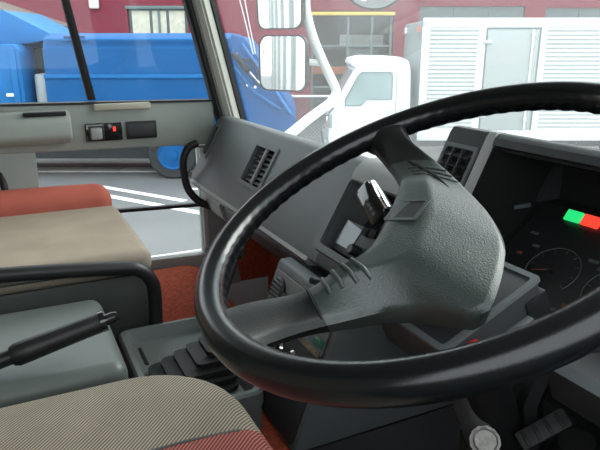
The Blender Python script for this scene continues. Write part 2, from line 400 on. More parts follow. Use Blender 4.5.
def padpoint(i, s):
    p = EI[i].lerp(EO[i], s); x = i / (PADN - 1)
    hub = max(0, min(1, (x - .14) / .16)) * max(0, min(1, (.86 - x) / .16)); hub = hub * hub * (3 - 2 * hub)
    prof_sp = .006 * (max(0, sin(pi * s))) ** .5
    prof_hub = .024 * (min(1, s / .12) ** .6 if s < .12 else (1 if s < .46 else max(0, 1 - (s - .46) / .54)))
    return p + Vector((0, 0, prof_sp * (1 - hub) + prof_hub * hub)), hub
def pad():
    bm = bmesh.new(); rows = []; ss = [0, .03, .08, .14, .22, .32, .42, .46, .50, .56, .65, .75, .85, .93, .98, 1]
    for i in range(PADN):
        row = []; x = i / (PADN - 1); w = (EO[i] - EI[i]).normalized(); edge = min(1, min(x, 1 - x) / .18)
        def add(p): row.append(bm.verts.new(WM4 @ p))
        p0, hub = padpoint(i, 0); p1, _ = padpoint(i, 1)
        sk = .012 + .014 * hub * edge + .004 * edge
        add(p0 + w * .010 + Vector((0, 0, -sk))); add(p0 + w * .001 + Vector((0, 0, -sk * .92))); add(p0 - w * .002 + Vector((0, 0, -.006)))
        for s in ss: add(padpoint(i, s)[0])
        add(p1 + w * .003 + Vector((0, 0, -.005))); add(p1 - w * (.001 + .008 * hub) + Vector((0, 0, -sk * .9))); add(p1 - w * (.010 + .012 * hub) + Vector((0, 0, -sk)))
        rows.append(row)
    m = len(rows[0])
    for i, (A, B) in enumerate(zip(rows, rows[1:])):
        k = 1 if (i < 7 or i >= 40) else 0
        for j in range(m - 1): bm.faces.new((A[j], A[j + 1], B[j + 1], B[j])).material_index = k
        bm.faces.new((A[m - 1], A[0], B[0], B[m - 1])).material_index = k
    bm.faces.new(rows[0]); bm.faces.new(rows[-1][::-1])
    return finish('centre_pad', bm, ['pad', 'spoke'], sw, ang=50)
padO = pad()
def wbox(name, c, ax, half, m, parent, bevel=.001):
    """small box on the pad: centre c (u,v,d), local x axis direction ax in the wheel plane"""
    ax = Vector((*ax, 0)); mt = WM4 @ frame(c, (0, 0, 1), ax)
    return box(name, tuple(-h for h in half), half, m, parent, bevel, mt=mt)
def padnear(u, v):
    best = min(((padpoint(i, s)[0] - Vector((u, v, 0))).xy.length, i, s) for i in range(PADN) for s in [k / 30 for k in range(31)])
    return padpoint(best[1], best[2])[0].z
# badge in its frame
bc = (-.0225, -.006); bz = padnear(*bc)
bxd = Vector((.0246, .0121)).normalized()
bmt = WM4 @ frame((bc[0], bc[1], bz - .0005), (0, 0, 1), (bxd.x, bxd.y, 0))
bf = ring_plate('badge_frame', rrect(-.017, .017, -.017, .017, .002, 2), rrect(-.0135, .0135, -.0135, .0135, .001, 2), .0014, bmt, 'pad', padO)
plate('badge', rrect(-.0135, .0135, -.0135, .0135, .001, 2), .0008, bmt, 'black', padO)
# moulded ridges where spokes meet the pad, and the split line
ridx = [(15.5, 17.0, 18.5), (33.5, 35.0, 36.5, 38)]
def across(name, x, s0, s1, half, h, m, parent):
    bm = bmesh.new(); i = int(x); fr = x - i; pts = []
    for k in range(9):
        s = s0 + (s1 - s0) * k / 8
        p = padpoint(i, s)[0].lerp(padpoint(min(i + 1, PADN - 1), s)[0], fr); pts.append(WM4 @ (p + Vector((0, 0, h))))
    b_tube(bm, pts, half, 6); return finish(name, bm, m, parent, ang=80)
for x in (34.2, 35.6, 37.0, 38.4): across('ridge', x, .12, .62, .0022, .0004, 'pad', padO)
for x in (8.6, 9.5, 10.4): across('ridge', x, .30, .96, .0012, .0002, 'pad', padO)
across('split_line', 40.2, 0, 1, .0011, .0004, 'void', padO)
bm = bmesh.new(); gp = [(-.118, .066), (-.100, .065), (-.080, .062), (-.060, .058), (-.034, .051)]
b_tube(bm, [WM4 @ Vector((u, v, padnear(u, v) - .0006)) for u, v in gp], [.0012, .0032, .0030, .0022, .0006], 8)
finish('groove', bm, 'void', padO)
lathe('hub_boss', [(.040, -.098), (.042, -.07), (.036, -.052), (.030, -.040)], WM4, 'black', sw)

# ---- steering column below the wheel
sc = thing('steering_column', 'dark steering column with switch housing under the wheel', 'steering column', (.383, .25, 1.30))
hs = box('switch_housing', (-.058, -.062, -.150), (.058, .052, -.0955), 'dash_dk', sc, bevel=.004, mt=WM4)
tag(ring_plate('housing_highlight', rrect(-.060, .060, -.064, .054, .004, 2), rrect(-.054, .054, -.058, .048, .003, 2), .004, WM4 @ Matrix.Translation((0, 0, -.098)), 'dash', hs), 'lighter grey edge of the housing, a painted highlight')  # edge highlight put in as a paler plastic ring
box('ledge', (.058, -.050, -.128), (.066, .030, -.122), 'dash', hs, mt=WM4, bevel=.001)
box('side_block', (.035, .030, -.190), (.060, .056, -.110), 'metal_dk', hs, mt=WM4)
lathe('column_tube', [(.024, -.62), (.024, -.145)], WM4, 'void', sc)
st = tube('indicator_stalk', [WM4 @ Vector(p) for p in ((-.050, -.030, -.118), (-.072, -.045, -.112), (-.10, -.06, -.108), (-.16, -.08, -.100))], .0045, 'black', sc, smoothn=4)
tag(lathe('switch_tip', [(0, -.006), (.006, -.005), (.0065, .004), (0, .006)], WM4 @ Matrix.Translation((.0655, -.036, -.108)), 'redsw', hs), 'red switch tip')
for dx, k in ((.010, 0), (-.012, 1)):
    tube('wire', [WM4 @ Vector(p) for p in ((.058 + dx * .3, -.02, -.132), (.068, .0 + k * .01, -.15), (.064, .03, -.17 - k * .02), (.05, .05, -.20))], .003, 'mark' if k else 'black', sc, smoothn=4)
br = prism('bracket', [(0, .014), (.10, .016), (.105, -.016), (0, -.014)], 0, .005, 'metal_dk', sc, axis=2, mt=frame((.350, .082, 1.755), (.55, -.75, .40), (.48, -.02, -.60)), bevel=.001)
box('bracket_stay', (.335, .10, 1.70), (.36, .16, 1.76), 'metal_dk', sc, bevel=.004)
bmt = frame((.404, .078, 1.704), (.60, -.55, .60), (1, 0, 0))
bolt = lathe('bolt', [(.0, .010), (.011, .010), (.0125, .008), (.0125, 0), (.016, 0), (.016, -.004)], bmt, 'boltgrey', sc, n=12)
tag(bolt, 'bright steel bolt head')
tag(box('worn_patch', (.404, .080, 1.684), (.420, .088, 1.691), 'wood', sc, bevel=.003), 'worn brown patch')
pb = thing('brake_pedal', 'dark metal pedal arm and plate below the steering column', 'pedal', (.43, .15, 1.50))
tube('pedal_arm', [(.395, .19, 1.82), (.398, .165, 1.78), (.405, .135, 1.735), (.41, .16, 1.60)], .013, 'metal_dk', pb, n=6)
pmt = frame((.437, .120, 1.725), (.35, -.70, .62), (.52, .10, .85))
box('pedal_plate', (-.026, -.010, -.004), (.030, .010, .003), 'dash_dk', pb, mt=pmt, bevel=.003)
for k in range(4): box('tread', (-.020 + k * .013, -.008, .002), (-.016 + k * .013, .008, .0045), 'black', pb, mt=pmt, bevel=.001)
lathe('rubber_boot', [(.0, .03), (.018, .03), (.026, .018), (.024, .012), (.032, .004), (.032, -.02)], frame((.455, .16, 1.685), (0, -.3, 1), (1, 0, 0)), 'rubber', pb)

# ================================================================ DASHBOARD
db = thing('dashboard', 'long grey plastic dashboard with vents, hooded gauges and console', 'dashboard', (0, .35, 1.60))
FT, FB = Vector((0, .205, 1.905)), Vector((0, .12, 1.755))        # top and bottom of the sloping face
FD = (FB - FT); FN = Vector((0, -FD.z, FD.y)).normalized(); FN = -FN if FN.y > 0 else FN
if FN.z < 0: FN = -FN
FN = Vector((0, FD.z, -FD.y)).normalized()
def fpt(x, s, h=0): return Vector((x, 0, 0)) + FT + FD * s + FN * h
def fmt(x, s, h=0): return frame(fpt(x, s, h), FN, (1, 0, 0))       # local x = +X, local y = up along the face
FL = FD.length
def strip(name, x0, x1, m, s_lo=1.0, back=None):
    prof = [(.52, 1.79), (.30, 1.875), (.245, 1.908), (.222, 1.912), (.209, 1.909), (.205, 1.905)]
    prof += [(.12, 1.755), (.117, 1.744), (.122, 1.735), (.14, 1.732), (.26, 1.72), (.52, 1.70)]
    return prism(name, prof, x0, x1, m, db, ang=40)
def rec_strip(name, x0, x1, m, s0, s1, d0, d1):
    p1, p2, p3, p4 = fpt(0, s0), fpt(0, s0, -d0), fpt(0, s1, -d1), fpt(0, s1)
    prof = [(.52, 1.79), (.30, 1.875), (.245, 1.908), (.222, 1.912), (.209, 1.909), (.205, 1.905)]
    prof += [(p.y, p.z) for p in (p1, p2, p3, p4)] + [(.12, 1.755), (.117, 1.744), (.122, 1.735), (.14, 1.732), (.26, 1.72), (.52, 1.70)]
    bm = bmesh.new(); b_prism(bm, prof, x0, x1, 0); bm.faces.ensure_lookup_table()
    for k in (6, 7, 8): bm.faces[2 + k].material_index = 1
    return finish(name, bm, [m, 'void'], db, ang=40)
for x0, x1 in ((-.812, -.804), (-.766, -.488), (-.379, -.085)): strip('passenger_panel', x0, x1, 'dash')
rec_strip('vent_duct', -.804, -.766, 'dash', .10, .65, .03, .03)
rec_strip('vent_duct', -.488, -.379, 'dash', .165, .715, .03, .03)
# end cap of the dash by the door
prism('end_cap', [(.50, 1.79), (.245, 1.900), (.212, 1.903), (.124, 1.752), (.14, 1.738), (.50, 1.70)], -.826, -.812, 'dash_dk', db, bevel=.004)
prism('lower_lip', [(.118, 1.745), (.124, 1.733), (.150, 1.728), (.150, 1.722), (.118, 1.728), (.112, 1.738)], -.805, -.085, 'dash_lt', db, ang=60)
# lower glove shelf
prism('glove_shelf', [(.17, 1.722), (.15, 1.695), (.165, 1.655), (.20, 1.645), (.36, 1.64), (.36, 1.715)], -.70, -.16, 'dash_dk', db, bevel=.006)
prism('lower_duct', [(.150, 1.722), (.140, 1.70), (.150, 1.665), (.180, 1.635), (.26, 1.62), (.30, 1.715)], -.80, -.645, 'dash_lt', db, bevel=.008)
prism('lower_bulkhead', [(.34, 1.24), (.34, 1.70), (.55, 1.70), (.55, 1.24)], -.80, -.14, 'carpet', db)
tube('grab_strap', [(-.80, .135, 1.842), (-.795, .108, 1.83), (-.79, .092, 1.80), (-.788, .092, 1.76), (-.785, .100, 1.72), (-.775, .120, 1.690), (-.76, .150, 1.672), (-.745, .175, 1.675)], .0105, 'rubber', db, smoothn=5)

def vent(name, x0, x1, s0, s1, cols, parent):
    w, h = x1 - x0, (s1 - s0) * FL
    mt = fmt((x0 + x1) / 2, (s0 + s1) / 2)
    v = ring_plate(name, rrect(-w / 2, w / 2, -h / 2, h / 2, .006, 3), rrect(-w / 2 + .010, w / 2 - .010, -h / 2 + .010, h / 2 - .010, .003, 3), .0035, mt, 'dash', parent)
    iw = w - .022
    for c in range(cols):
        cw = iw / cols; cx = -iw / 2 + cw * (c + .5)
        ns = 7
        for k in range(ns):
            yy = -h / 2 + .018 + (h - .036) * k / (ns - 1)
            box('slat', (-cw / 2 + .004, -.0045, -.0008), (cw / 2 - .004, .0045, .0008), 'black', v, bevel=0, mt=mt @ Matrix.Translation((cx, yy, -.006)) @ Matrix.Rotation(math.radians(-38), 4, 'X'))
        if c: box('divider', (cx - cw / 2 - .004, -h / 2 + .010, -.006), (cx - cw / 2 + .004, h / 2 - .010, .0005), 'dash_lt', v, mt=mt, bevel=.001)
    return v
vent('air_vent', -.497, -.370, .13, .75, 2, db)
vent('air_vent', -.808, -.762, .08, .67, 1, db)

# centre stack: recess with frame, set back in the face
prof_rec = [(.52, 1.79), (.30, 1.875), (.245, 1.908), (.222, 1.912), (.209, 1.909), (.203, 1.902)]
a1, a2 = fpt(0, .18), fpt(0, .18, -.075); a3, a4 = fpt(0, .90, -.045), fpt(0, .90)
prof_rec += [(a1.y, a1.z), (a2.y, a2.z), (a3.y, a3.z), (a4.y, a4.z), (.12, 1.755), (.117, 1.744), (.122, 1.735), (.14, 1.732), (.26, 1.72), (.52, 1.70)]
prism('centre_stack', prof_rec, -.057, .088, 'dash_dk', db, ang=40)
strip('centre_post', -.085, -.057, 'dash')
mt = fmt(.005, .54)
hw, hh = .083, .40 * FL
ring_plate('frame_gap', rrect(-hw - .003, hw + .003, -hh - .003, hh + .003, .018, 4), rrect(-hw + .004, hw - .004, -hh + .004, hh - .004, .012, 4), .0012, mt, 'void', db)
ring_plate('stack_frame', rrect(-hw, hw, -hh, hh, .016, 4), rrect(-hw + .018, hw - .010, -hh + .012, hh - .006, .008, 4), .006, mt, 'dash', db)
prism('stack_top_cover', [(.52, 1.795), (.30, 1.885), (.235, 1.918), (.205, 1.916), (.186, 1.900), (.180, 1.886), (.187, 1.880), (.21, 1.893), (.52, 1.78)], -.05, .095, 'dash_lt', db, ang=60)
rd = box('radio', (-.050, -.046, -.050), (.072, .012, -.012), 'dash_dk', db, mt=fmt(.005, .60), bevel=.003)
rm = fmt(.005, .60, -.012)
tag(plate('display_plate', [(-.048, -.034), (.000, -.034), (.008, .004), (-.040, .010)], .0015, rm, 'plate', rd), 'pale reflective plate')
for k in range(2): box('button', (.012 + k * .021, -.002 + k * .003, 0), (.029 + k * .021, .011 + k * .003, .006), 'void', rd, mt=rm, bevel=.001)
lathe('knob', [(.009, 0), (.009, .014), (.007, .017), (0, .017)], rm @ Matrix.Translation((.020, -.030, 0)), 'black', rd)
for k in range(2): box('key', (.028 + k * .011, -.046, 0), (.036 + k * .011, -.038, .004), 'plate', rd, mt=rm, bevel=.001)
# glossy flap / case leaning out of the pocket: its own thing
pk = thing('phone', 'glossy black handset with a bright metal edge leaning out of the dash pocket', 'phone', (.05, .15, 1.85))
pmt = frame((.092, .140, 1.880), (.05, -.90, .43), (.71, .05, -.42))
plate('body', rrect(-.037, .037, -.018, .012, .006, 4), .014, pmt, 'gloss', pk, bevel=.003)
tag(plate('metal_edge', rrect(-.030, .034, .012, .019, .003, 3), .012, pmt, 'chrome', pk, bevel=.001), 'bright metal top edge')
for k in range(3): plate('key', rrect(.000 + k * .010, .007 + k * .010, -.008, -.003, .001, 2), .001, pmt @ Matrix.Translation((0, 0, .014)), 'mark', pk)
# instrument pod
box_l = [(.52, 1.80), (.52, 1.86), (.30, 1.978), (.275, 1.986), (.266, 1.985), (.260, 1.978), (.235, 1.925), (.195, 1.845), (.185, 1.78), (.20, 1.74), (.52, 1.70)]
pod_end = prism('pod_end', box_l, .098, .172, 'dash_dk', db, ang=40)
prism('pod_post', [(p[0] - .002, p[1] + .002) for p in box_l], .174, .189, 'post', db, ang=40, bevel=.002)
hood = [(.52, 1.86), (.30, 1.978), (.275, 1.986), (.266, 1.985), (.259, 1.980), (.256, 1.971), (.262, 1.967), (.40, 1.945), (.52, 1.84)]
prism('instrument_hood', hood, .190, .80, 'dash_dk', db, ang=30)
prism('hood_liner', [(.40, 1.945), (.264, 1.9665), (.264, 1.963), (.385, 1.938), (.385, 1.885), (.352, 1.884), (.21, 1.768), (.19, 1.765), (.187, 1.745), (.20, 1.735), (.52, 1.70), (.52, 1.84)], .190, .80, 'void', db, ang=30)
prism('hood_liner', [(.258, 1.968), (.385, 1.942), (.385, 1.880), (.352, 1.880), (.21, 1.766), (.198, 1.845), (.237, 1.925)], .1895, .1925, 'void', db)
prism('pod_shelf_wall', [(.385, 1.885), (.385, 1.935), (.37, 1.93), (.345, 1.884)], .190, .2, 'dash_dk', db)
# vent on the pod end
vt = Vector((0, .258, 1.974)); vb = Vector((0, .200, 1.855)); vd = vb - vt; vn = Vector((0, vd.z, -vd.y)).normalized()
vm = frame(vt.lerp(vb, .5) + Vector((.137, 0, 0)), vn, (1, 0, 0)); vl = vd.length
pv = ring_plate('air_vent', rrect(-.034, .034, -vl / 2 + .004, vl / 2 - .012, .004, 2), rrect(-.029, .029, -vl / 2 + .010, vl / 2 - .018, .003, 2), .004, vm, 'dash', db)
plate('vent_throat', rrect(-.030, .030, -vl / 2 + .009, vl / 2 - .017, .003, 2), .0012, vm, 'void', pv)
for k in range(7):
    box('slat', (-.028, -.005, -.0008), (.028, .005, .0008), 'black', pv, bevel=0, mt=vm @ Matrix.Translation((0, -.046 + k * .014, .004)) @ Matrix.Rotation(math.radians(-38), 4, 'X'))
for k in (-1, 1): box('divider', (k * .0095 - .001, -vl / 2 + .011, .001), (k * .0095 + .001, vl / 2 - .019, .007), 'dash_dk', pv, bevel=0, mt=vm)
# cluster face
CT, CB = Vector((0, .352, 1.884)), Vector((0, .21, 1.768)); CD = CB - CT; CN = Vector((0, CD.z, -CD.y)).normalized()
def cm(x, y, z, h=.001): return frame((x, y + CN.y * h, z + CN.z * h), CN, (1, 0, 0))
cl = box('instrument_cluster', (-.262, -.085, 0), (.262, .085, .003), 'dial', db, mt=frame(CT.lerp(CB, .5) + Vector((.47, 0, 0)) + CN * .0005, CN, (1, 0, 0)), bevel=.001)
def gauge(x, y, z, r, red=True):
    m0 = cm(x, y, z, .0036)
    n = 48
    bm = bmesh.new(); b_tube(bm, [m0 @ Vector((r * cos(math.radians(-30 + 240 * k / n)), r * sin(math.radians(-30 + 240 * k / n)), .001)) for k in range(n + 1)], .0006, 6)
    g = finish('gauge', bm, 'mark', cl)
    for k in range(9):
        t = math.radians(-30 + 30 * k); a, b = r * .80, r * .93
        bm = bmesh.new(); b_tube(bm, [m0 @ Vector((a * cos(t), a * sin(t), .001)), m0 @ Vector((b * cos(t), b * sin(t), .001))], .0006, 4); finish('tick', bm, 'mark', g)
    t = math.radians(205); bm = bmesh.new(); b_tube(bm, [m0 @ Vector((0, 0, .003)), m0 @ Vector((r * .7 * cos(t), r * .7 * sin(t), .003))], .0008, 4); finish('needle', bm, 'markred' if red else 'mark', g)
    lathe('needle_hub', [(.004, 0), (.004, .005), (0, .006)], m0, 'black', g, n=12)
gauge(.297, .275, 1.8216, .036); gauge(.385, .275, 1.8216, .036); gauge(.50, .275, 1.8216, .05); gauge(.63, .275, 1.8216, .05)
for i, (px, s, w, mm) in enumerate([(.232, .30, .012, 'mark'), (.236, .50, .008, 'markred'), (.250, .40, .010, 'mark'), (.222, .62, .008, 'mark'), (.335, .36, .014, 'mark'), (.352, .40, .012, 'mark'), (.345, .74, .008, 'markred'), (.338, .80, .010, 'mark'), (.325, .86, .007, 'markred'), (.300, .88, .009, 'mark'), (.262, .82, .009, 'mark')]):
    p = CT.lerp(CB, s)
    box('marking', (-w / 2, -.0022, 0), (w / 2, .0022, .0008), mm, cl, mt=cm(px, p.y, p.z, .0034), bevel=0)
# lit warning lamps on the ledge above the dials
wm = frame((.2795, .340, 1.879), Vector((0, -.80, .60)), (1, 0, 0))
tag(box('warning_lamp', (-.0255, -.008, 0), (-.001, .008, .004), 'green', db, mt=wm, bevel=.001), 'green lit warning lamp')
tag(box('warning_lamp', (.001, -.008, 0), (.0275, .008, .004), 'redlamp', db, mt=wm, bevel=.001), 'red lit warning lamp')
box('shelf_clip', (.196, .300, 1.878), (.200, .330, 1.884), 'dash', db, bevel=.001)
# knee panel right of the column
kp = prism('knee_panel', [(.066, 1.842), (.060, 1.836), (.075, 1.80), (.20, 1.745), (.24, 1.80), (.20, 1.822)], .478, .80, 'dash_dk', db, bevel=.003)
tag(prism('panel_edge', [(.0655, 1.8445), (.0585, 1.8375), (.062, 1.834), (.070, 1.8405)], .477, .80, 'dash', kp), 'lighter grey edge of the knee panel')  # paler grey strip along the top edge
box('lower_column_cover', (.115, .20, 1.60), (.80, .50, 1.70), 'void', db, bevel=.01)

# console below the centre stack
cs = thing('heater_console', 'grey wedge shaped heater console with round dial on the engine hump', 'console', (-.04, .15, 1.50))
prism('console_body', [(.082, 1.725), (.086, 1.731), (.108, 1.731), (.112, 1.712), (.33, 1.690), (.33, 1.5022), (.0, 1.5022)], -.135, .10, 'dash', cs, bevel=.004)
box('kick_panel', (.088, -.16, 1.225), (.10, .33, 1.500), 'dash_dk', cs, bevel=.002)
KT, KB = Vector((0, .082, 1.725)), Vector((0, .0, 1.5022)); KD = KB - KT; KN = Vector((0, KD.z, -KD.y)).normalized()
def km(x, s, h=.001): p = KT.lerp(KB, s); return frame((x, p.y + KN.y * h, p.z + KN.z * h), KN, (1, 0, 0))
kl = KD.length
plate('control_panel', rrect(-.108, .108, -.112, .112, .008, 3), .003, km(-.017, .5, .0), 'dash_dk', cs, bevel=.001)
plate('upper_facia', rrect(-.108, .108, -.036, .036, .006, 3), .0045, km(-.017, .19, .0), 'console', cs, bevel=.001)
dm = km(-.092, .175, .0045)
dl = lathe('round_dial', [(.024, 0), (.024, .004), (.021, .007), (.0205, .004), (0, .004)], dm, 'dash_dk', cs)
for k in range(5): box('rib', (-.017, -.0015 + (k - 2) * .0075, .004), (.017, .0015 + (k - 2) * .0075, .0085), 'dash', dl, mt=dm, bevel=.0005)
for k in range(3): box('slide_switch', (-.060 + k * .017, -.014 + k * .002, .0), (-.050 + k * .017, .012, .010), 'dash_lt' if k else 'black', cs, mt=km(0, .20, .0045), bevel=.001)
box('coin_recess', (-.010, .089, 1.7300), (.060, .106, 1.7330), 'void', cs, bevel=.001)
for k, (x, s) in enumerate([(-.003, .46), (.040, .445)]):
    tag(lathe('lever_knob', [(.005, 0), (.005, .010), (.010, .012), (.011, .018), (.008, .022), (0, .023)], km(x, s, .003), 'chrome' if k == 0 else 'steel', cs, n=16), 'shiny lever knob')
tag(box('green_switch', (-.010, -.007, 0), (.010, .007, .008), 'greenpl', cs, mt=km(.078, .26, .004), bevel=.002), 'dark green switch')
tag(box('worn_label', (-.050, -.004, 0), (.050, .004, .001), 'wood', cs, mt=km(.035, .34, .0045), bevel=0), 'worn brown label strip')

# ================================================================ SEATS, CONSOLE BOX, LEVERS
def cushion(name, lo, hi, bev, m, parent, crown=0.0):
    bm = bmesh.new(); nx, ny = 14, 14
    b_box(bm, lo, hi, None, bev, 5)
    if crown:
        cx, cy = (lo[0] + hi[0]) / 2, (lo[1] + hi[1]) / 2
        bmesh.ops.subdivide_edges(bm, edges=[e for e in bm.edges if e.calc_length() > .1], cuts=7, use_grid_fill=True)
        for v in bm.verts:
            if v.co.z > (lo[2] + hi[2]) / 2:
                a = 1 - ((v.co.x - cx) / (hi[0] - cx)) ** 2; b = 1 - ((v.co.y - cy) / (hi[1] - cy)) ** 2
                v.co.z += crown * max(0, a) * max(0, b)
    return finish(name, bm, m, parent, ang=60)
ps = thing('passenger_seat', 'beige and red cloth passenger seat beside the door', 'seat', (-.56, -.35, 1.50))
cushion('seat_cushion', (-.715, -.60, 1.668), (-.318, -.104, 1.719), .020, 'beige', ps, .006)
cushion('side_bolster', (-.800, -.60, 1.60), (-.705, -.112, 1.762), .035, 'red_cloth', ps, .006)
box('seat_base', (-.79, -.60, 1.53), (-.322, -.116, 1.672), 'seat_side', ps, bevel=.012)
tube('piping', [(-.318, -.58, 1.692), (-.318, -.135, 1.692), (-.326, -.113, 1.692), (-.345, -.107, 1.692), (-.68, -.107, 1.692)], .004, 'seat_side', ps)
cushion('backrest', (-.79, -.80, 1.64), (-.325, -.62, 2.25), .05, 'beige', ps)
tube('seat_runner', [(-.334, -.60, 1.585), (-.334, -.18, 1.585), (-.338, -.128, 1.588), (-.36, -.106, 1.59), (-.44, -.103, 1.59)], .012, 'black', ps, smoothn=5)
tube('pedestal', [(-.56, -.36, 1.502), (-.56, -.36, 1.54)], .12, 'black', ps, n=20)
ds = thing('driver_seat', 'finely striped beige and red cloth driver seat in the foreground', 'seat', (.38, -.4, 1.22))
def plan_cushion():
    bm = bmesh.new(); L = []
    for ins, z in ((.004, 1.60), (0, 1.615), (0, 1.665), (.004, 1.680), (.012, 1.690), (.026, 1.697), (.055, 1.701), (.10, 1.703), (.17, 1.703)):
        L.append([bm.verts.new((.372 + p[0], -.385 + p[1], z)) for p in rrect(-.292 + ins, .286 - ins, -.275 + ins, .275 - ins, max(.03, .125 - ins), 10)])
    for A, B in zip(L, L[1:]):
        for k in range(len(A)): q = (k + 1) % len(A); bm.faces.new((A[k], A[q], B[q], B[k]))
    bm.faces.new(L[0]); bm.faces.new(L[-1])
    for x in (.266, .49): bmesh.ops.bisect_plane(bm, geom=bm.verts[:] + bm.edges[:] + bm.faces[:], plane_co=(x, 0, 0), plane_no=(1, 0, 0))
    for f in bm.faces: f.material_index = 1 if .266 < f.calc_center_median().x < .49 else 0
    return finish('seat_cushion', bm, ['beige2', 'red_cloth2'], ds, ang=60)
plan_cushion()
for x in (.266, .49): tube('seam', [(x, -.64, 1.6985), (x, -.40, 1.7035), (x, -.20, 1.7025), (x, -.145, 1.698), (x, -.118, 1.684)], .0022, 'seat_side', ds, n=6)
box('seat_base', (.13, -.62, 1.222), (.63, -.14, 1.62), 'seat_side', ds, bevel=.015)
cushion('backrest', (.11, -.86, 1.64), (.64, -.68, 2.20), .05, 'beige2', ds)

bx = thing('centre_box', 'grey vinyl storage box between the two seats', 'storage box', (-.12, -.45, 1.50))
box('box_body', (-.270, -.85, 1.502), (.000, -.222, 1.630), 'dash_dk', bx, bevel=.012)
cushion('lid', (-.275, -.85, 1.600), (.005, -.214, 1.662), .022, 'vinyl', bx, .003)
hb = thing('handbrake', 'black hand brake lever resting over the grey storage box', 'hand brake', (-.02, -.50, 1.66))
A0, A1 = Vector((-.04, -.47, 1.665)), Vector((-.04, -.232, 1.717))
def hp_(t): return A0.lerp(A1, t)
tube('grip', [hp_(.45), hp_(.48), hp_(.55), hp_(.7), hp_(.85), hp_(.95), hp_(.975)], [.0135, .0165, .0165, .0155, .0150, .0150, .012], 'black', hb, n=14)
tube('lever_rod', [hp_(.22), hp_(.47)], .011, 'metal_dk', hb)
tube('release_button', [hp_(.97), hp_(1.03), hp_(1.06)], [.0085, .0085, .0065], 'gloss', hb)
tube('collar', [hp_(.955), hp_(.985)], .0160, 'gloss', hb)
prism('lever_mount', [(-.50, 1.6655), (-.40, 1.6655), (-.41, 1.684), (-.49, 1.684)], -.06, -.02, 'metal_dk', hb)

gb = tube('grab_rail', [(-.299, -.72, 1.502), (-.299, -.72, 1.64), (-.299, -.70, 1.712), (-.299, -.60, 1.727), (-.299, -.37, 1.718), (-.299, -.175, 1.698), (-.299, -.135, 1.688), (-.299, -.115, 1.664), (-.299, -.110, 1.63), (-.299, -.112, 1.54), (-.299, -.112, 1.502)], .0135, 'black', smoothn=6)
tag(gb, 'bent black tube rail running along the passenger seat edge', 'rail')

# gear lever tray
tr = thing('gear_tray', 'shallow grey plastic tray with gear lever bellows on the red hump', 'tray', (-.25, -.04, 1.50))
TX0, TX1, TY0, TY1 = -.284, .03, -.190, -.012
tmt = Matrix.Translation(((TX0 + TX1) / 2, (TY0 + TY1) / 2, 1.551)); tw, th_ = (TX1 - TX0) / 2, (TY1 - TY0) / 2
plate('tray_floor', rrect(-tw + .01, tw - .01, -th_ + .01, th_ - .01, .012, 3), .006, tmt, 'tray', tr)
bm = bmesh.new(); n = 0
loops = [(rrect(-tw, tw, -th_, th_, .02, 4), 0), (rrect(-tw, tw, -th_, th_, .02, 4), .024), (rrect(-tw + .004, tw - .004, -th_ + .004, th_ - .004, .018, 4), .028), (rrect(-tw + .012, tw - .012, -th_ + .012, th_ - .012, .014, 4), .028), (rrect(-tw + .022, tw - .022, -th_ + .022, th_ - .022, .010, 4), .004)]
LV = [[bm.verts.new(tmt @ Vector((p[0], p[1], z))) for p in lp] for lp, z in loops]
for A, B in zip(LV, LV[1:]):
    for i in range(len(A)): j = (i + 1) % len(A); bm.faces.new((A[i], A[j], B[j], B[i]))
finish('tray_rim', bm, 'tray', tr, ang=40)
box('tray_body', (TX0 + .006, TY0 + .006, 1.502), (TX1 - .006, TY1 - .006, 1.553), 'tray', tr, bevel=.004)
box('slot', (-.235, -.160, 1.5565), (-.170, -.155, 1.5595), 'void', tr, bevel=0)
gl = thing('gear_lever', 'gear lever with black rubber bellows and shiny knob behind the wheel rim', 'gear lever', (-.26, .0, 1.505))
bc = Vector((-.085, -.100, 1.559))
steps = []
for k in range(5):
    wx, wy, z, sy = .068 - k * .009, .064 - k * .010, k * .013, k * .011
    steps += [(wx, wy, z, sy), (wx, wy, z + .008, sy), (wx - .010, wy - .011, z + .010, sy + .003)]
steps += [(.026, .018, .068, .05), (.015, .012, .085, .055)]
bm = bmesh.new(); LV = []
for wx, wy, z, sy in steps:
    LV.append([bm.verts.new(bc + Vector((p[0], p[1] + sy, z))) for p in rrect(-wx, wx, -wy, wy, min(wx, wy) * .35, 4)])
for A, B in zip(LV, LV[1:]):
    for i in range(len(A)): j = (i + 1) % len(A); bm.faces.new((A[i], A[j], B[j], B[i]))
bm.faces.new(LV[0]); bm.faces.new(LV[-1])
finish('bellows', bm, 'rubber', gl, ang=25)
tube('lever_rod', [bc + Vector((0, .055, .08)), (-.105, -.034, 1.69), (-.118, -.006, 1.745)], .007, 'black', gl, smoothn=4)
lathe('knob', [(0, .012), (.006, .011), (.009, .006), (.0095, 0), (.007, -.009), (.005, -.012), (0, -.012)], frame((-.122, .003, 1.759), (-.1, .2, 1), (1, 0, 0)), 'gloss', gl, n=18)

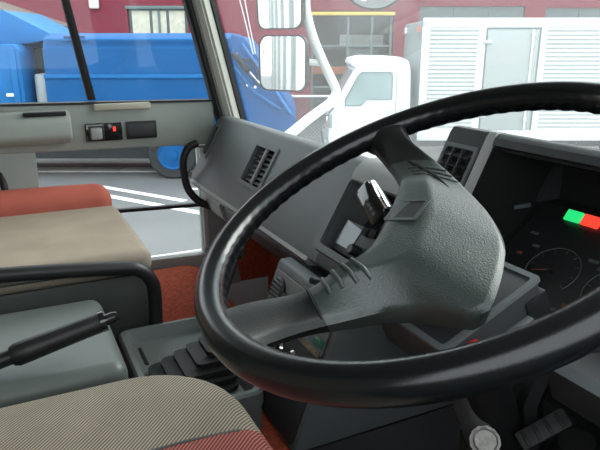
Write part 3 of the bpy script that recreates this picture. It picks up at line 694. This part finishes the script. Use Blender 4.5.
# ================================================================ OUTSIDE MIRRORS
E0 = Matrix(((sin(AZ), -cos(AZ), 0, CAM.x), (cos(AZ), sin(AZ), 0, CAM.y), (0, 0, 1, 0), (0, 0, 0, 1)))   # yard frame: a along the facade, d away from it towards the wall
setxf(E0)
mr = thing('mirror_arm', 'thick white bent tube arm carrying the outside mirrors', 'mirror arm', (-.03, 1.80, 1.60))
tube('arm_tube', [(.02, 2.12, 2.42), (.018, 2.12, 2.25), (.022, 2.12, 2.20), (.045, 2.12, 2.12), (.085, 2.12, 2.03), (.118, 2.11, 1.965), (.122, 2.10, 1.938), (.100, 2.07, 1.910), (.03, 1.99, 1.868), (-.05, 1.90, 1.815), (-.12, 1.83, 1.77)], .0165, 'white', mr, smoothn=5)
tube('clamp_rod', [(.015, 2.13, 2.045), (.078, 2.125, 2.040)], .011, 'white', mr)
tube('clamp_rod', [(.005, 2.13, 2.26), (.02, 2.125, 2.26)], .011, 'white', mr)
for k in range(2): tube('stay', [(-.205 + k * .018, 2.13, 2.26), (-.185 + k * .012, 2.13, 2.18), (-.16 + k * .008, 2.13, 2.07)], .0022, 'white', mr, n=6)
setxf()
def wmir(name, label, a, d, z, w, h, rnd, bulge=.0):
    p = E0 @ Vector((a, d, z)); tocam = (CAM - p).normalized(); back = Vector((.05, -1, -.015 + bulge)).normalized(); nrm = (tocam + back).normalized()
    mt = frame(p, nrm, nrm.cross(Vector((0, 0, 1))) * -1)
    t = thing(name, label, 'mirror', tuple(p - nrm * .02))
    plate('mirror_glass', rrect(-w / 2 + .004, w / 2 - .004, -h / 2 + .004, h / 2 - .004, rnd - .004, 6), .003, mt, 'mirror', t)
    ring_plate('rubber_edge', rrect(-w / 2, w / 2, -h / 2, h / 2, rnd, 6), rrect(-w / 2 + .005, w / 2 - .005, -h / 2 + .005, h / 2 - .005, rnd - .005, 6), .006, mt @ Matrix.Translation((0, 0, -.001)), 'rubber', t)
    bm = bmesh.new(); LV = []
    for sc_, z_ in ((1, 0), (1, -.012), (.92, -.03), (.6, -.045)):
        LV.append([bm.verts.new(mt @ Vector((q[0] * sc_, q[1] * sc_, z_))) for q in rrect(-w / 2, w / 2, -h / 2, h / 2, rnd, 6)])
    for A, B in zip(LV, LV[1:]):
        for i in range(len(A)): j = (i + 1) % len(A); bm.faces.new((A[i], A[j], B[j], B[i]))
    bm.faces.new(LV[0]); bm.faces.new(LV[-1])
    finish('housing', bm, 'black', t)
wmir('wing_mirror', 'lower rounded square wing mirror hanging on the white arm', -.058, 2.11, 2.040, .188, .185, .035)
wmir('wing_mirror', 'upper wing mirror cut off by the top edge of the picture', -.068, 2.11, 2.262, .178, .225, .035, .06)
p = E0 @ Vector((.235, 2.05, 2.305)); nrm = ((CAM - p).normalized() + Vector((.5, -.5, -.9)).normalized()).normalized()
rt = thing('round_mirror', 'round convex mirror at the top edge above the white truck', 'mirror', tuple(p))
mm = frame(p, nrm, (0, 0, 1))
lathe('mirror_glass', [(0, .028), (.04, .026), (.075, .017), (.100, .004), (.104, 0)], mm, 'mirror', rt, n=36)
lathe('housing', [(.108, .003), (.110, -.004), (.095, -.03), (.05, -.05), (0, -.055)], mm, 'black', rt, n=36)
tube('stem', [E0 @ Vector((.235, 2.09, 2.28)), E0 @ Vector((.13, 2.13, 2.42)), E0 @ Vector((.02, 2.12, 2.41))], .009, 'white', rt, n=8)

setxf()
cg = thing('cargo_body', 'white cargo body of the cab\'s own truck, seen in the wing mirrors', 'cargo body', (0, -3, .9))  # unseen body placed behind the cab to fill the mirror reflections
box('body_shell', (-.96, -5.2, .95), (.96, -1.12, 2.75), 'cabw', cg, bevel=.02)
for k in range(5): box('side_post', (-.985, -5.15 + k * .98, .95), (-.955, -5.05 + k * .98, 2.75), 'endgrey', cg, bevel=.005)
# ================================================================ YARD
g = bmesh.new(); b_box(g, (-60, -60, -.2), (60, 60, 0)); o = finish('ground', g, 'asphalt'); tag(o, 'grey asphalt yard', kind=S)
setxf(E0)
def line(p, q, w, label):
    p, q = Vector((*p, 0)), Vector((*q, 0)); L = (q - p).length
    mt = frame(p, (0, 0, 1), q - p)
    o = box('road_line', (0, -w / 2, .0), (L, w / 2, .006), 'paint', None, bevel=0, mt=mt); tag(o, label, 'road line', 'painted lines on the yard')
line((-3.3, 9.20), (-1.62, 8.17), .11, 'white painted line on the asphalt, nearer the blue truck')
line((-3.3, 8.78), (-.75, 7.20), .12, 'long white painted line on the asphalt, nearer the cab door')
line((-1.75, 8.92), (-1.2, 8.85), .10, 'short white painted line on the asphalt below the blue wheel')
kb = thing('kerb', 'pale concrete gutter slabs behind the painted lines', None, (-3, 10.3, 0), kind=S)
for k in range(14): box('slab', (-8 + k * .61, 10.15, .0), (-8 + k * .61 + .595, 10.50, .02), 'concrete', kb, bevel=.004)

def wheel(parent, a, d0, z, r, rh, mhub, w=.22):
    mt = frame((a, d0, z), (0, -1, 0), (1, 0, 0))
    t = lathe('wheel', [(rh * 1.05, -.02), (r * .93, .0), (r, -.03), (r, -w + .03), (r * .93, -w), (rh, -w)], mt, 'tyre', parent, n=40)
    lathe('hub', [(rh * 1.06, -.012), (rh, .004), (rh * .90, -.005), (rh * .80, -.04), (rh * .45, -.045), (rh * .40, .01), (0, .015)], mt, mhub, t, n=36)
    for k in range(6):
        q = 2 * pi * k / 6
        lathe('wheel_nut', [(.012, -.045), (.012, -.025), (0, -.022)], mt @ Matrix.Translation((rh * .6 * cos(q), rh * .6 * sin(q), 0)), mhub, t, n=6)

# ---- blue refuse truck
bt = thing('refuse_truck', 'blue refuse truck parked across the yard', 'truck', (-2.8, 10.5, 0))
D = 9.6
prism('body', [(D + .10, .75), (D, .95), (D, 1.60), (D + .05, 1.66), (D + .05, 2.05), (D + .14, 2.20), (D + .35, 2.28), (D + 1.7, 2.28), (D + 1.95, 2.0), (D + 1.95, .75)], -3.98, -1.06, 'blue', bt, axis=0, bevel=.012)
prism('tail_hopper', [(-1.06, 2.26), (-.86, 2.22), (-.50, 1.72), (-.13, 1.16), (-.06, .95), (-.10, .70), (-.42, .52), (-1.06, .58)], D + .03, D + 1.85, 'blue', bt, axis=1, bevel=.02)
box('top_rail', (-3.96, D + .02, 2.165), (-1.10, D + .08, 2.195), 'blue_lt', bt, bevel=.008)
box('side_rail', (-3.98, D - .03, 1.60), (-1.06, D + .02, 1.66), 'blue_lt', bt, bevel=.01)
box('latch', (-3.62, D + .02, 2.19), (-3.32, D + .12, 2.235), 'blue_dk', bt, bevel=.005)
tube('edge_bar', [(-.90, D + .0, 2.12), (-.52, D + .0, 1.60), (-.14, D + .0, 1.05)], .028, 'blue_lt', bt, n=8)
tube('edge_bar', [(-1.02, D - .01, 1.78), (-.72, D - .01, 1.40), (-.30, D - .01, 1.12)], .022, 'blue_lt', bt, n=8)
tube('ram', [(-1.03, D - .03, 1.98), (-.78, D - .03, 1.70)], .045, 'chassis', bt, n=12)
tube('ram_rod', [(-.78, D - .03, 1.70), (-.62, D - .03, 1.52)], .022, 'steel', bt, n=10)
for p_ in ((-.82, 1.50), (-.70, 1.47), (-.98, 1.97)): lathe('marker_lamp', [(.022, -.01), (.022, .012), (0, .02)], frame((p_[0], D - .01, p_[1]), (0, -1, 0), (1, 0, 0)), 'white', bt, n=12)
tube('hose', [(-.95, D - .02, 1.86), (-.75, D - .05, 1.88), (-.66, D - .05, 1.72), (-.68, D - .03, 1.50)], .014, 'chassis', bt, smoothn=5, n=8)
box('chassis_rail', (-5.6, D + .22, .30), (-.5, D + 1.6, .76), 'chassis', bt, bevel=.01)
box('side_guard', (-4.0, D + .06, .60), (-2.55, D + .12, .74), 'chassis', bt, bevel=.01)
cb = prism('cab', [(-5.75, .60), (-5.80, 1.25), (-5.60, 2.02), (-5.45, 2.12), (-4.40, 2.12), (-4.34, 2.02), (-4.34, .60)], D + .05, D + 1.75, 'blue_lt', bt, axis=1, bevel=.04)
plate('side_window', [(-5.55, 1.35), (-4.75, 1.35), (-4.75, 1.90), (-5.40, 1.90)], .01, Matrix(((1, 0, 0, 0), (0, 0, -1, D + .055), (0, 1, 0, 0), (0, 0, 0, 1))), 'dkwin', cb)
box('door_handle', (-4.62, D + .02, 1.32), (-4.50, D + .05, 1.37), 'white', cb, bevel=.008)
box('cab_pillar', (-4.50, D + .02, .70), (-4.40, D + .06, 2.05), 'blue_lt', cb, bevel=.01)
box('gap_frame', (-4.34, D + .55, .60), (-3.98, D + 1.7, 2.05), 'chassis', bt, bevel=.01)
lathe('air_tank', [(0, -.02), (.14, 0), (.15, .05), (.15, .50), (.14, .55), (0, .57)], frame((-4.12, D + .35, 1.10), (0, 0, 1), (1, 0, 0)), 'greydoor', bt, n=20)
prism('roof_deflector', [(-5.5, 2.12), (-4.9, 2.62), (-4.62, 2.62), (-3.86, 2.24), (-3.86, 2.20), (-4.3, 2.12)], D + .30, D + 1.70, 'blue_lt', bt, axis=1, bevel=.01)
wheel(bt, -2.07, D + .02, .385, .385, .225, 'blue'); wheel(bt, -5.1, D + .08, .385, .385, .225, 'blue')

# ---- white box truck
wt = thing('box_truck', 'white box truck with a corrugated cargo body and side door', 'truck', (3.5, 10.8, 0))
D = 10.0
A0_, A1_ = 1.95, 7.6
bd = box('cargo_body', (A0_ + .02, D + .02, .60), (A1_, D + 1.70, 2.47), 'greydoor', wt, bevel=.02)
box('top_rail', (A0_, D - .01, 2.36), (A1_, D + .06, 2.51), 'white', bd, bevel=.02)
box('bottom_rail', (A0_, D - .01, .57), (A1_, D + .06, .74), 'white', bd, bevel=.015)
box('corner_post', (A0_, D - .01, .57), (A0_ + .12, D + .06, 2.50), 'white', bd, bevel=.02)
box('front_wall', (A0_ - .005, D + .08, .95), (A0_ + .02, D + 1.68, 2.45), 'endgrey', bd, bevel=.005)
for dd in (.18, 1.45): tag(box('marker_lamp', (A0_ - .04, D + dd, 2.30), (A0_ + .0, D + dd + .08, 2.40), 'white' if dd > 1 else 'orange', bd, bevel=.01), 'small marker lamp')
def corr(a0, a1):
    bm = bmesh.new(); pr = []; z = .74; p = .066
    while z < 2.35: pr += [(D + .005, z), (D + .005, z + p * .62), (D + .045, z + p * .70), (D + .045, z + p * .92)]; z += p
    pr += [(D + .06, z), (D + .06, .74)]
    b_prism(bm, pr, a0, a1, 0); return finish('corrugated_panel', bm, 'whiterib', bd, smooth=False)
corr(A0_ + .12, 2.86); corr(3.90, A1_)
box('door_post', (2.84, D - .012, .60), (2.955, D + .05, 2.45), 'white', bd, bevel=.01)
box('door_post', (3.835, D - .012, .60), (3.93, D + .05, 2.45), 'white', bd, bevel=.01)
box('door_seal', (2.95, D + .005, .70), (3.84, D + .025, 2.365), 'seal', bd, bevel=.004)
dr = box('side_door', (2.985, D - .008, .74), (3.805, D + .02, 2.335), 'greydoor', bd, bevel=.008)
for z in (2.12, 1.30, .95): box('hinge', (2.90, D - .03, z), (3.06, D - .005, z + .05), 'galv', dr, bevel=.006)
tube('lock_rod', [(3.70, D - .03, .74), (3.70, D - .03, 2.34)], .014, 'white', dr, n=8)
for z in (.9, 1.35, 2.24): box('rod_guide', (3.67, D - .04, z), (3.73, D - .005, z + .06), 'galv', dr, bevel=.005)
box('door_handle', (3.45, D - .035, 1.10), (3.71, D - .015, 1.13), 'galv', dr, bevel=.005)
tag(lathe('lock_button', [(.02, 0), (.02, .02), (0, .022)], frame((3.25, D - .008, 1.12), (0, -1, 0), (1, 0, 0)), 'white', dr, n=12), 'white lock button')
box('chassis_rail', (.7, D + .45, .40), (A1_ - .1, D + 1.25, .60), 'chassis', wt, bevel=.01)
cab = prism('cab', [(.50, .42), (.47, .62), (.50, 1.02), (.60, 1.20), (.90, 1.74), (.82, 1.80), (.86, 1.88), (1.05, 1.925), (1.62, 1.915), (1.76, 1.85), (1.80, 1.70), (1.83, .90), (1.83, .42)], D + .05, D + 1.50, 'white', wt, axis=1, bevel=.025, seg=3)
SM = Matrix(((1, 0, 0, 0), (0, 0, -1, D + .052), (0, 1, 0, 0), (0, 0, 0, 1)))
plate('side_window', [(.76, 1.22), (.76, 1.15), (1.0, 1.15), (1.10, 1.25), (1.50, 1.25), (1.50, 1.62), (1.47, 1.67), (1.02, 1.67), (.96, 1.62)], .008, SM, 'bluewin', cab)
ring_plate('window_rubber', [(.735, 1.24), (.74, 1.135), (1.0, 1.135), (1.10, 1.235), (1.515, 1.235), (1.515, 1.63), (1.48, 1.685), (1.01, 1.685), (.945, 1.63)], [(.76, 1.22), (.76, 1.15), (1.0, 1.15), (1.10, 1.25), (1.50, 1.25), (1.50, 1.62), (1.47, 1.67), (1.02, 1.67), (.96, 1.62)], .014, SM, 'seal', cab)
box('door_gap', (1.575, D + .043, .50), (1.583, D + .052, 1.72), 'seal', cab, bevel=0)
box('door_handle', (1.42, D + .025, 1.05), (1.54, D + .05, 1.08), 'white', cab, bevel=.006)
wsn = Vector((.54, 0, -.30)); wmt = frame((.745, D + .775, 1.462), (-.54, 0, .30), (0, 1, 0))
plate('windscreen', rrect(-.62, .62, -.27, .25, .06, 4), .012, wmt, 'bluewin', cab)
tag(box('indicator_lamp', (.46, D + .05, .80), (.53, D + .22, .93), 'orange', cab, bevel=.01), 'orange indicator lamp')
box('head_lamp', (.44, D + .24, .76), (.50, D + .50, .95), 'chrome', cab, bevel=.02)
tube('cab_mirror_arm', [(.55, D + .05, 1.10), (.46, D - .10, 1.02), (.47, D - .12, .92)], .012, 'chassis', cab, n=8)
box('cab_mirror', (.46, D - .17, .80), (.52, D - .06, 1.04), 'endgrey', cab, bevel=.012)
box('bumper', (.40, D + .08, .40), (.52, D + 1.47, .58), 'endgrey', cab, bevel=.02)
wheel(wt, 1.0, D + .05, .31, .31, .18, 'white', .18); wheel(wt, 5.4, D + .05, .31, .31, .18, 'white', .18)

# ---- chain link fence
fc = thing('chain_link_fence', 'low galvanised chain link fence behind the white truck', 'fence', (2.5, 12.6, 0))
D = 12.6
tube('top_rail', [(-.22, D, 1.085), (9, D, 1.085)], .028, 'white', fc, n=8)
tube('bottom_rail', [(-.22, D, .08), (9, D, .08)], .02, 'white', fc, n=8)
for k in range(6): tube('post', [(-.20 + k * 1.8, D, 0), (-.20 + k * 1.8, D, 1.12)], .03, 'white', fc, n=8)
bm = bmesh.new(); h0, h1, sp = .08, 1.07, .075; H = h1 - h0
x = -.2 - H
while x < 6.5:
    for sg in (1, -1):
        p, q = Vector((x, D, h0)), Vector((x + H, D, h1))
        if sg < 0: p, q = Vector((x, D, h1)), Vector((x + H, D, h0))
        if p.x < -.2: t = (-.2 - p.x) / (q.x - p.x); p = p.lerp(q, t)
        b_tube(bm, [p, q], .006, 3)
    x += sp
ms = finish('wire_mesh', bm, 'seal', fc, smooth=False); ms['kind'] = 'stuff'

# ---- red building
rb = thing('red_building', 'long dark red building with shop front behind the yard', 'building', (0, 17.5, 0))
D = 17.0
def wallrect(a0, a1, z0, z1): box('wall', (a0, D, z0), (a1, D + .3, z1), 'redwall', rb, bevel=0)
wallrect(-22, -4.62, 0, 6.5); wallrect(-4.62, -3.02, 0, 1.2); wallrect(-4.62, -3.02, 3.06, 6.5); wallrect(-3.02, .30, 0, 6.5)
wallrect(.30, 2.52, 2.98, 6.5); wallrect(2.52, 3.2, 0, 6.5); wallrect(3.2, 6.02, 0, 1.8); wallrect(3.2, 6.02, 3.09, 6.5)
wallrect(6.02, 6.57, 0, 6.5); wallrect(6.57, 9.4, 0, 1.8); wallrect(6.57, 9.4, 3.05, 6.5); wallrect(9.4, 24, 0, 6.5)
w1 = box('window', (-4.62, D + .10, 1.2), (-3.02, D + .16, 3.06), 'dkwin', rb, bevel=0)
for a0, a1 in ((-4.52, -4.05), (-3.97, -3.60), (-3.52, -3.10)): box('blind', (a0, D + .06, 1.3), (a1, D + .11, 2.98), 'blind', w1, bevel=.005)
box('mullion', (-3.82, D + .02, 1.2), (-3.76, D + .14, 3.06), 'seal', w1, bevel=.005)
box('window_head', (-4.66, D - .03, 3.02), (-2.98, D + .1, 3.10), 'seal', w1, bevel=.005)
for a0, a1, z1 in ((3.2, 6.02, 3.09), (6.57, 9.4, 3.05)):
    w2 = box('window', (a0, D + .08, 1.8), (a1, D + .14, z1), 'dkwin', rb, bevel=0)
    for k in range(1, 3): box('mullion', (a0 + (a1 - a0) * k / 3 - .015, D + .05, 1.8), (a0 + (a1 - a0) * k / 3 + .015, D + .10, z1), 'seal', w2, bevel=0)
sf = box('shop_front', (-.6, D + 1.6, 0), (3.6, D + 1.7, 3.6), 'interior', rb, bevel=0)
tag(box('lintel', (.28, D - .04, 2.86), (2.54, D + .05, 2.95), 'yellow', sf, bevel=.005), 'yellow lintel strip')
for a in (.33, 1.30, 1.95, 2.46): box('mullion', (a - .03, D + .04, 0), (a + .03, D + .12, 2.86), 'seal', sf, bevel=.005)
for z in (2.05, .95): box('transom', (.30, D + .05, z), (2.52, D + .11, z + .05), 'seal', sf, bevel=.005)
box('glass_pane', (.30, D + .07, .0), (2.52, D + .085, 2.86), 'glass', sf, bevel=0)
tag(box('counter_board', (.30, D + .9, 1.30), (1.6, D + 1.0, 1.50), 'orangestrip', sf, bevel=.01), 'orange board inside the shop')
box('white_board', (1.15, D + 1.1, 2.05), (2.4, D + 1.2, 2.38), 'greydoor', sf, bevel=.01)
box('inner_door', (1.42, D + 1.3, 0), (2.30, D + 1.4, 2.0), 'dkwin', sf, bevel=.01)
tag(box('notice', (1.50, D + 1.25, 1.45), (1.78, D + 1.29, 1.75), 'redwall', sf, bevel=.005), 'small red notice on the inner door')
tag(box('wall_lamp', (-5.60, D - .12, 3.02), (-5.34, D, 3.30), 'white', rb, bevel=.05, seg=3), 'white wall lamp')
lr = prism('lean_to_roof', [(-9.0, 3.55), (-9.0, 3.72), (-5.35, 2.52), (-5.40, 2.40)], 13.4, 15.2, 'brownroof', rb, axis=1, bevel=.01)
tag(lr, 'sloping grey brown lean-to roof')
setxf()
